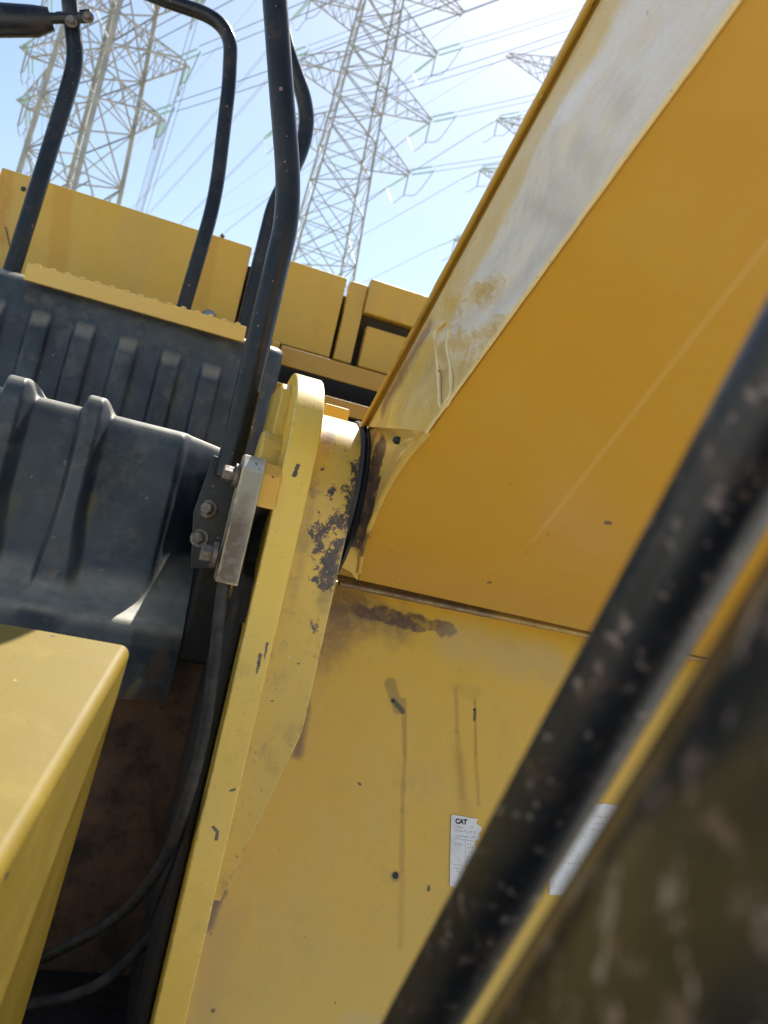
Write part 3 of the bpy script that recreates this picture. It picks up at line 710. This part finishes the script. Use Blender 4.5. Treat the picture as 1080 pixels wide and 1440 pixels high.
# lip at the lower end of the underside
q = MB(); A = Vector((lip_l.x - .004, low0.y, low0.z)); q.prism([A - BN * .002 , A + BN * .003 - BD * .002, A + BN * .003 - BD * .014, A - BN * .03 - BD * .016], (XR - .02 - A.x, 0, 0))
q.out('end_lip', yellow('lip_paint', base=(.36, .21, .045), rough=.5, fade=.3, speck=(40, .2, .5), wear=.8, grime=.7, stains=[(Vector((.28, low0.y, low0.z)), Vector((.62, low0.y, low0.z)), .03, .03, (.10, .06, .04), .9, .03)]), BO, bevel=.002)
# cheek of the boom foot: runs from the seal ring out to the side plate and the underside
def resample(P, n):
    L = [0]
    for a_, b_ in zip(P[:-1], P[1:]): L.append(L[-1] + (b_ - a_).length)
    o = []
    for i in range(n):
        t = L[-1] * i / (n - 1); k = 0
        while k < len(P) - 2 and L[k + 1] < t: k += 1
        o.append(P[k].lerp(P[k + 1], (t - L[k]) / max(L[k + 1] - L[k], 1e-9)))
    return o
row = [];
for v in (1.0, .93, .86, .78, .70, .5, .25):
    p = start * (1 - v) + upper(0) * v; bend = max((v - .69) / .31, 0); row.append(Vector((XS + .058 * bend, p.y, p.z)))
tgt = resample(row, 26)[:-1] + resample([cutp[0]] + cutp[1:], 34)
m = len(tgt); nR = 12; V = []; Fc = []
for k in range(nR + 1):
    f = k / nR
    for i, T in enumerate(tgt):
        t = radians(62 + (232 - 62) * i / (m - 1))
        r_ = Vector((cx1 + .0135, PIN_Y + (R - .001) * cos(t), PIN_Z + (R - .001) * sin(t)))
        p = r_.lerp(T, f); p.x += .018 * sin(pi * f) * (1 - f) + .003 * noise.noise(p * 14); V.append(p)
for k in range(nR):
    for i in range(m - 1):
        q0 = k * m + i; Fc.append((q0, q0 + 1, q0 + m + 1, q0 + m))
M_boss = yellow('boom_foot_paint', grime=.3, base=(.62, .41, .09), rough=.40, fade=.4, speck=(36, .12, .35), coat=.5,
    stains=[(onX(524, 610, .302), onX(520, 640, .302), .010, .01, (.12, .07, .05), .8, .02)],
    loss=[(onY(527, 640, 1.26), onY(500, 790, 1.26), .020, .020, .66)])
mesh('boom_foot_cheek', V, Fc, M_boss, BO, smooth=70)
q = MB(); q.lathe([(0, R - .03), (0, R - .014), (1.19, R - .014), (1.19, R - .03)], (cx1 + .015, PIN_Y, PIN_Z), (1, 0, 0), 60)
for v in q.v:
    k = (v - lo_a).dot(BN)
    if k > -.012: v -= BN * (k + .012)
q.out('pin_tube', M_brown, BO, smooth=50)
c_ = onX(558, 619, XS - .002); MB().lathe([(0, .006), (.006, .006), (.010, .003)], c_ + Vector((.004, 0, 0)), (-1, 0, 0), 12).out('grease_nipple', M_rubber, BO, smooth=40)
n_ = 40; cc = resample([cutp[0]] + cutp[1:], n_); MB().tube([p + BN * .0015 + Vector((-.001, 0, 0)) for p in cc[:-3]], .004, 8).out('weld_bead', M_boss, BO, smooth=60)

# ---- yellow tool box in the left foreground
tz = 2.012; bx = onZ(188, 905, tz)
bn = onY(0, 1231, .60); bd = (bn - bx).normalized()
bf = bx + bd * .80; bl_ = Vector((-1.1, bx.y + .01, tz)); bq = Vector((-1.1, bf.y, bf.z))
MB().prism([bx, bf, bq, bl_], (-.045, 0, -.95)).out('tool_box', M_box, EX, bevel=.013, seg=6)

# ---- hoses in the recess
def hose(pts, r, lab=None):
    return MB().tube(smoothcurve(pts, 10), r, 14).out('hose', M_hose, EX, smooth=60, label=lab)
hose([onY(318, 790, 1.255), onY(310, 850, 1.255), onY(300, 940, 1.255), onY(287, 1030, 1.25), onY(264, 1120, 1.255), onY(230, 1210, 1.33), onY(170, 1285, 1.47), onY(80, 1338, 1.55), onY(20, 1360, 1.6)], .0098)
hose([onY(40, 1412, 1.42), onY(100, 1400, 1.42), onY(150, 1376, 1.42), onY(200, 1330, 1.45), onY(250, 1270, 1.5)], .0095)

# ---- hydraulic pipe and boom cylinder close to the lens
pd = [(1180, 410, 4.25), (1002, 725, 3.50), (792, 1100, 2.88), (592, 1440, 2.32), (470, 1650, 2.0)]
A = atd(1180, 410, 1 / 4.6); B = atd(520, 1565, 1 / 2.45)
MB().tube([A + (B - A) * (i / 40) for i in range(-8, 49)], .0165, 32).out('hydraulic_pipe', M_pipe, EX, smooth=60)
ex0 = (B - A).normalized()
P0 = atd(1080, 742, 1 / 4.0); P1 = P0 + ex0 * .3
# left outline of the cylinder runs through these two sight lines
r0 = ray(1080, 778); r1 = ray(672, 1440); nn = r0.cross(r1).normalized()
if nn.dot(RT) < 0: nn = -nn
A2 = EYE + r0 * .170; B2 = EYE + r1 * .255; RC = .056
ax = (B2 - A2).normalized(); A3 = A2 + nn * RC; B3 = B2 + nn * RC
MB().tube([A3 - ax * .25, A3, B3, B3 + ax * .5], RC, 64).out('boom_cylinder', M_cyl, EX, smooth=60)

# ================================================================== pylons beyond the machine
def galv(name, a, b):
    s = NT(name); c = s.mix(s.ramp(s.noise(.8, 4), .3, .7), rgb(*a), rgb(*b)); return s.fin(c, .55, None, metal=.15)
M_galv = galv('galvanised_steel', (.23, .235, .205), (.34, .32, .26))
M_glass = NT('green_insulator_glass').fin(rgb(.26, .42, .34), .55, spec=.25)
M_wire = plain('aluminium_conductor', (.16, .16, .17), .5, .3)
w = .5; tkn = .16
Lp = [(-w, -w), (w, -w), (w, -w + tkn * 2), (-w + tkn * 2, -w + tkn * 2), (-w + tkn * 2, w), (-w, w)]
def angle_mesh(nm):
    me = bpy.data.meshes.new(nm); q = MB().prism([(x, y, 0) for x, y in Lp], (0, 0, 1))
    me.from_pydata([tuple(v) for v in q.v], [], q.f); me.materials.append(M_galv); return me
BAR = angle_mesh('angle_bar')
def bar(name, a, b, th, parent):
    o = bpy.data.objects.new(name, BAR); COL.objects.link(o); o.parent = parent
    d = b - a; m = d.to_track_quat('Z', 'X').to_matrix().to_4x4()
    m = Matrix.Translation(a) @ m @ Matrix.Diagonal((th, th, d.length, 1)); o.matrix_local = m; return o
INS = MB()
for sx in (-.26, .26):
    pr = []
    for i in range(13):
        z = .3 + i * .26; pr += [(z, .04), (z + .07, .115), (z + .10, .115), (z + .14, .04)]
    INS.lathe([(0, .04)] + pr + [(3.9, .04)], (sx, 0, 0), (0, 0, 1), 8)
INS.lathe([(-.05, .05), (.06, .05)], (0, 0, .08), (1, 0, 0), 6)
ins_me = bpy.data.meshes.new('insulator_string'); ins_me.from_pydata([tuple(v) for v in INS.v], [], INS.f); ins_me.materials.append(M_glass)
WIRES = []
def catenary(a, b, sag, n=24):
    return [a.lerp(b, i / n) - Vector((0, 0, sag * 4 * (i / n) * (1 - i / n))) for i in range(n + 1)]
def power_line(a, b, sag, label, group, r=.028):
    q = MB().tube(catenary(a, b, sag), r, 5); o = q.out('power_line', M_wire, None, smooth=60)
    o['label'] = label; o['category'] = 'power line'; o['group'] = group
def az(d): return Vector((sin(radians(d)), cos(radians(d)), 0))
def pylon(base, yaw, wbase, wz, levels, arms, label, dnear, dfar, leg_t=.24, br_t=.10, sub=3, body=True, wl=('', ''), nearlen=95, farlen=220, armw=.9, ilen=1.0, sides=(-1, 1)):
    T = thing('transmission_tower', base, label, 'pylon')
    ca, sa = cos(radians(yaw)), sin(radians(yaw))
    ax_ = Vector((ca, sa, 0)); ay = Vector((-sa, ca, 0))
    def width(z):
        (z0, w0), (z1, w1) = (0, wbase), wz
        return max(w0 + (w1 - w0) * z / z1, 1.2) if z < z1 else max(w1 - (z - z1) * .07, 1.2)
    def corner(i, z):
        sx, sy = [(-1, -1), (1, -1), (1, 1), (-1, 1)][i % 4]; h = width(z) / 2
        return ax_ * (sx * h) + ay * (sy * h) + Vector((0, 0, z))
    if body:
        for i in range(4):
            # legs break where the taper changes
            q = MB()
            zz = [levels[0], wz[0], levels[-1]]
            for a, b in zip(zz[:-1], zz[1:]):
                q.tube([corner(i, a), corner(i, b)], leg_t * .6, 4)
            q2 = q.out('leg', M_galv, None); q2.parent = T
        for k in range(len(levels) - 1):
            z0, z1 = levels[k], levels[k + 1]
            for i in range(4):
                a0, b0, a1, b1 = corner(i, z0), corner(i + 1, z0), corner(i, z1), corner(i + 1, z1)
                bar('brace', a0, b1, br_t, T); bar('brace', b0, a1, br_t, T); bar('brace', a1, b1, br_t, T)
                if (z1 - z0) > 4.5:
                    m = (a0 + b0 + a1 + b1) / 4; la = (a0 + a1) / 2; lb = (b0 + b1) / 2
                    bar('brace', la, (a1 + m) / 2, br_t * .8, T); bar('brace', lb, (b1 + m) / 2, br_t * .8, T)
                    bar('brace', la, (a0 + m) / 2, br_t * .8, T); bar('brace', lb, (b0 + m) / 2, br_t * .8, T)
                    if k % 2 == 0: bar('brace', la, lb, br_t * .8, T)
            if k % 2: bar('brace', corner(0, z1), corner(2, z1), br_t, T); bar('brace', corner(1, z1), corner(3, z1), br_t, T)
    ords = {3: ['lowest', 'middle', 'highest'], 4: ['lowest', 'second lowest', 'second highest', 'highest']}[len(arms)]
    for an, (z, half, hgt, strings) in enumerate(arms):
        for sgn in sides:
            where = f"{wl[3]}'s {ords[an]} arm, {'right' if sgn > 0 else 'left'} end"
            ia, ib = (1, 2) if sgn > 0 else (0, 3)
            rl = [corner(ia, z), corner(ib, z)]; ru = [corner(ia, z + hgt), corner(ib, z + hgt)]
            tip = ax_ * (sgn * half) + Vector((0, 0, z + .3)); tp = [tip - ay * armw * .5, tip + ay * armw * .5]
            if ia == 0: pass
            q = MB()
            for k in range(2):
                q.tube([rl[k], tp[k]], br_t * .75, 4); q.tube([ru[k], tp[k]], br_t * .75, 4)
            q.tube([tp[0] - ay * .25, tp[1] + ay * .25], br_t * .75, 4)
            arm = q.out('crossarm', M_galv, None); arm.parent = T
            n = 5
            for k in range(n):
                f0, f1 = k / n, (k + 1) / n
                L = lambda e, f: e[0].lerp(e[1], f)
                for s_ in range(2):
                    e1 = (ru[s_], tp[s_]); e2 = (rl[s_], tp[s_])
                    if k < n - 1:
                        bar('brace', L(e2, f0), L(e1, f1), br_t * .7, arm)
                        if k: bar('brace', L(e2, f0), L(e1, f0), br_t * .7, arm)
                eA = (rl[0], tp[0]); eB = (rl[1], tp[1]); eC = (ru[0], tp[0]); eD = (ru[1], tp[1])
                bar('brace', L(eA if k % 2 else eB, f0), L(eB if k % 2 else eA, f1), br_t * .7, arm)
                bar('brace', L(eC if k % 2 else eD, f0), L(eD if k % 2 else eC, f1), br_t * .6, arm)
            if not strings:
                if wl[0]:
                    power_line(base + tp[0], base + tp[0] + dnear * nearlen, 1.5, f'thin earth wire rising right from the {where}', wl[2], .022)
                    power_line(base + tp[1], base + tp[1] + dfar * farlen, 4, f'thin earth wire falling away left from the {where}', wl[2], .022)
                continue
            ends = []
            for (d, t, far) in ((dnear, tp[0], 0), (dfar, tp[1], 1)):
                dd = (d + Vector((0, 0, -.10))).normalized()
                o = bpy.data.objects.new('insulator_string', ins_me); COL.objects.link(o); o.parent = T
                xx = Vector((0, 0, 1)) ; xx = (xx - dd * xx.dot(dd)).normalized(); yy = dd.cross(xx)
                tilt = .75; xr = xx * sin(tilt) + yy * cos(tilt); yr = dd.cross(xr)
                mm = Matrix(((xr.x, yr.x, dd.x, t.x), (xr.y, yr.y, dd.y, t.y), (xr.z, yr.z, dd.z, t.z), (0, 0, 0, 1)))
                o.matrix_local = mm @ Matrix.Diagonal((ilen, ilen, ilen, 1)); e = t + dd * 4.1 * ilen; ends.append(e)
                for off in (-.26, .26):
                    pair = 'lower' if (xr * off).z < 0 else 'upper'
                    a = base + e + xr * off
                    if far: power_line(a, a + d * farlen + Vector((0, 0, -4)), 9, f'{pair} line falling away left from the {where}', wl[1])
                    else: power_line(a, a + d * nearlen + Vector((0, 0, -1)), 2.2, f'{pair} line rising right from the {where}', wl[0])
            mid = tip + Vector((0, 0, -2.6)) * ilen
            q = MB(); q.tube(smoothcurve([ends[0], ends[0].lerp(mid, .5) + Vector((0, 0, -1.3 * ilen)), mid, ends[1].lerp(mid, .5) + Vector((0, 0, -1.3 * ilen)), ends[1]], 6), .04, 5)
            jo = q.out('jumper_cable', M_wire, None, smooth=60); jo.parent = T
            bar('jumper_rod', tip, mid, .12, T)
    return T
def axis_base(x, y, d): p = atd(x, y, d); return Vector((p.x, p.y, 0))
lv = [0, 9, 18, 25, 31, 36.5, 41, 45, 48.3, 51.3, 54.3, 57.3, 60.3, 64, 67, 70.5]
pylon(axis_base(498, 165, 86), 4, 9.6, (45, 5.2), lv, [(44.2, 7.6, 2.6, 1), (51.0, 8.7, 2.8, 1), (58.6, 7.6, 2.6, 1), (64.6, 9.6, 3.0, 0)],
      'tall lattice pylon standing between the bent handrail and the raised boom', az(151), az(341),
      wl=('power lines running from the tall middle pylon up to the right', 'power lines running from the tall middle pylon down to the left', 'earth wires at the top arm of the middle pylon', 'middle pylon'))
lv = [0, 7, 13, 18.5, 23.5, 27.6, 31.6, 36.6, 42]
pylon(axis_base(128, 150, 55), -30, 5.9, (30, 4.3), lv, [(27.6, 5.8, 2.2, 1), (31.6, 6.7, 2.4, 1), (36.6, 6.4, 2.4, 1)],
      'wide pale pylon at the left behind the handrails, nearest of the three', az(150), az(352), leg_t=.36, br_t=.095, ilen=.62,
      wl=('power lines rising to the right from the left pylon', 'power lines running down behind the left pylon', '', 'left pylon'))
lv = [0, 12, 24, 34, 42, 49, 55, 60, 65, 70, 75, 80]
pylon(axis_base(768, 200, 115), 8, 10, (50, 4.6), lv, [(47, 11, 2.6, 1), (58, 9.5, 2.8, 1), (66, 8.6, 2.6, 1), (75.5, 9.3, 3.0, 0)],
      'farthest pylon, only its arm tips showing past the edge of the boom', az(151), az(338), sides=(-1,),
      wl=('power lines at the farthest pylon beside the boom', 'power lines running left from the farthest pylon', 'earth wires at the farthest pylon', 'farthest pylon'))
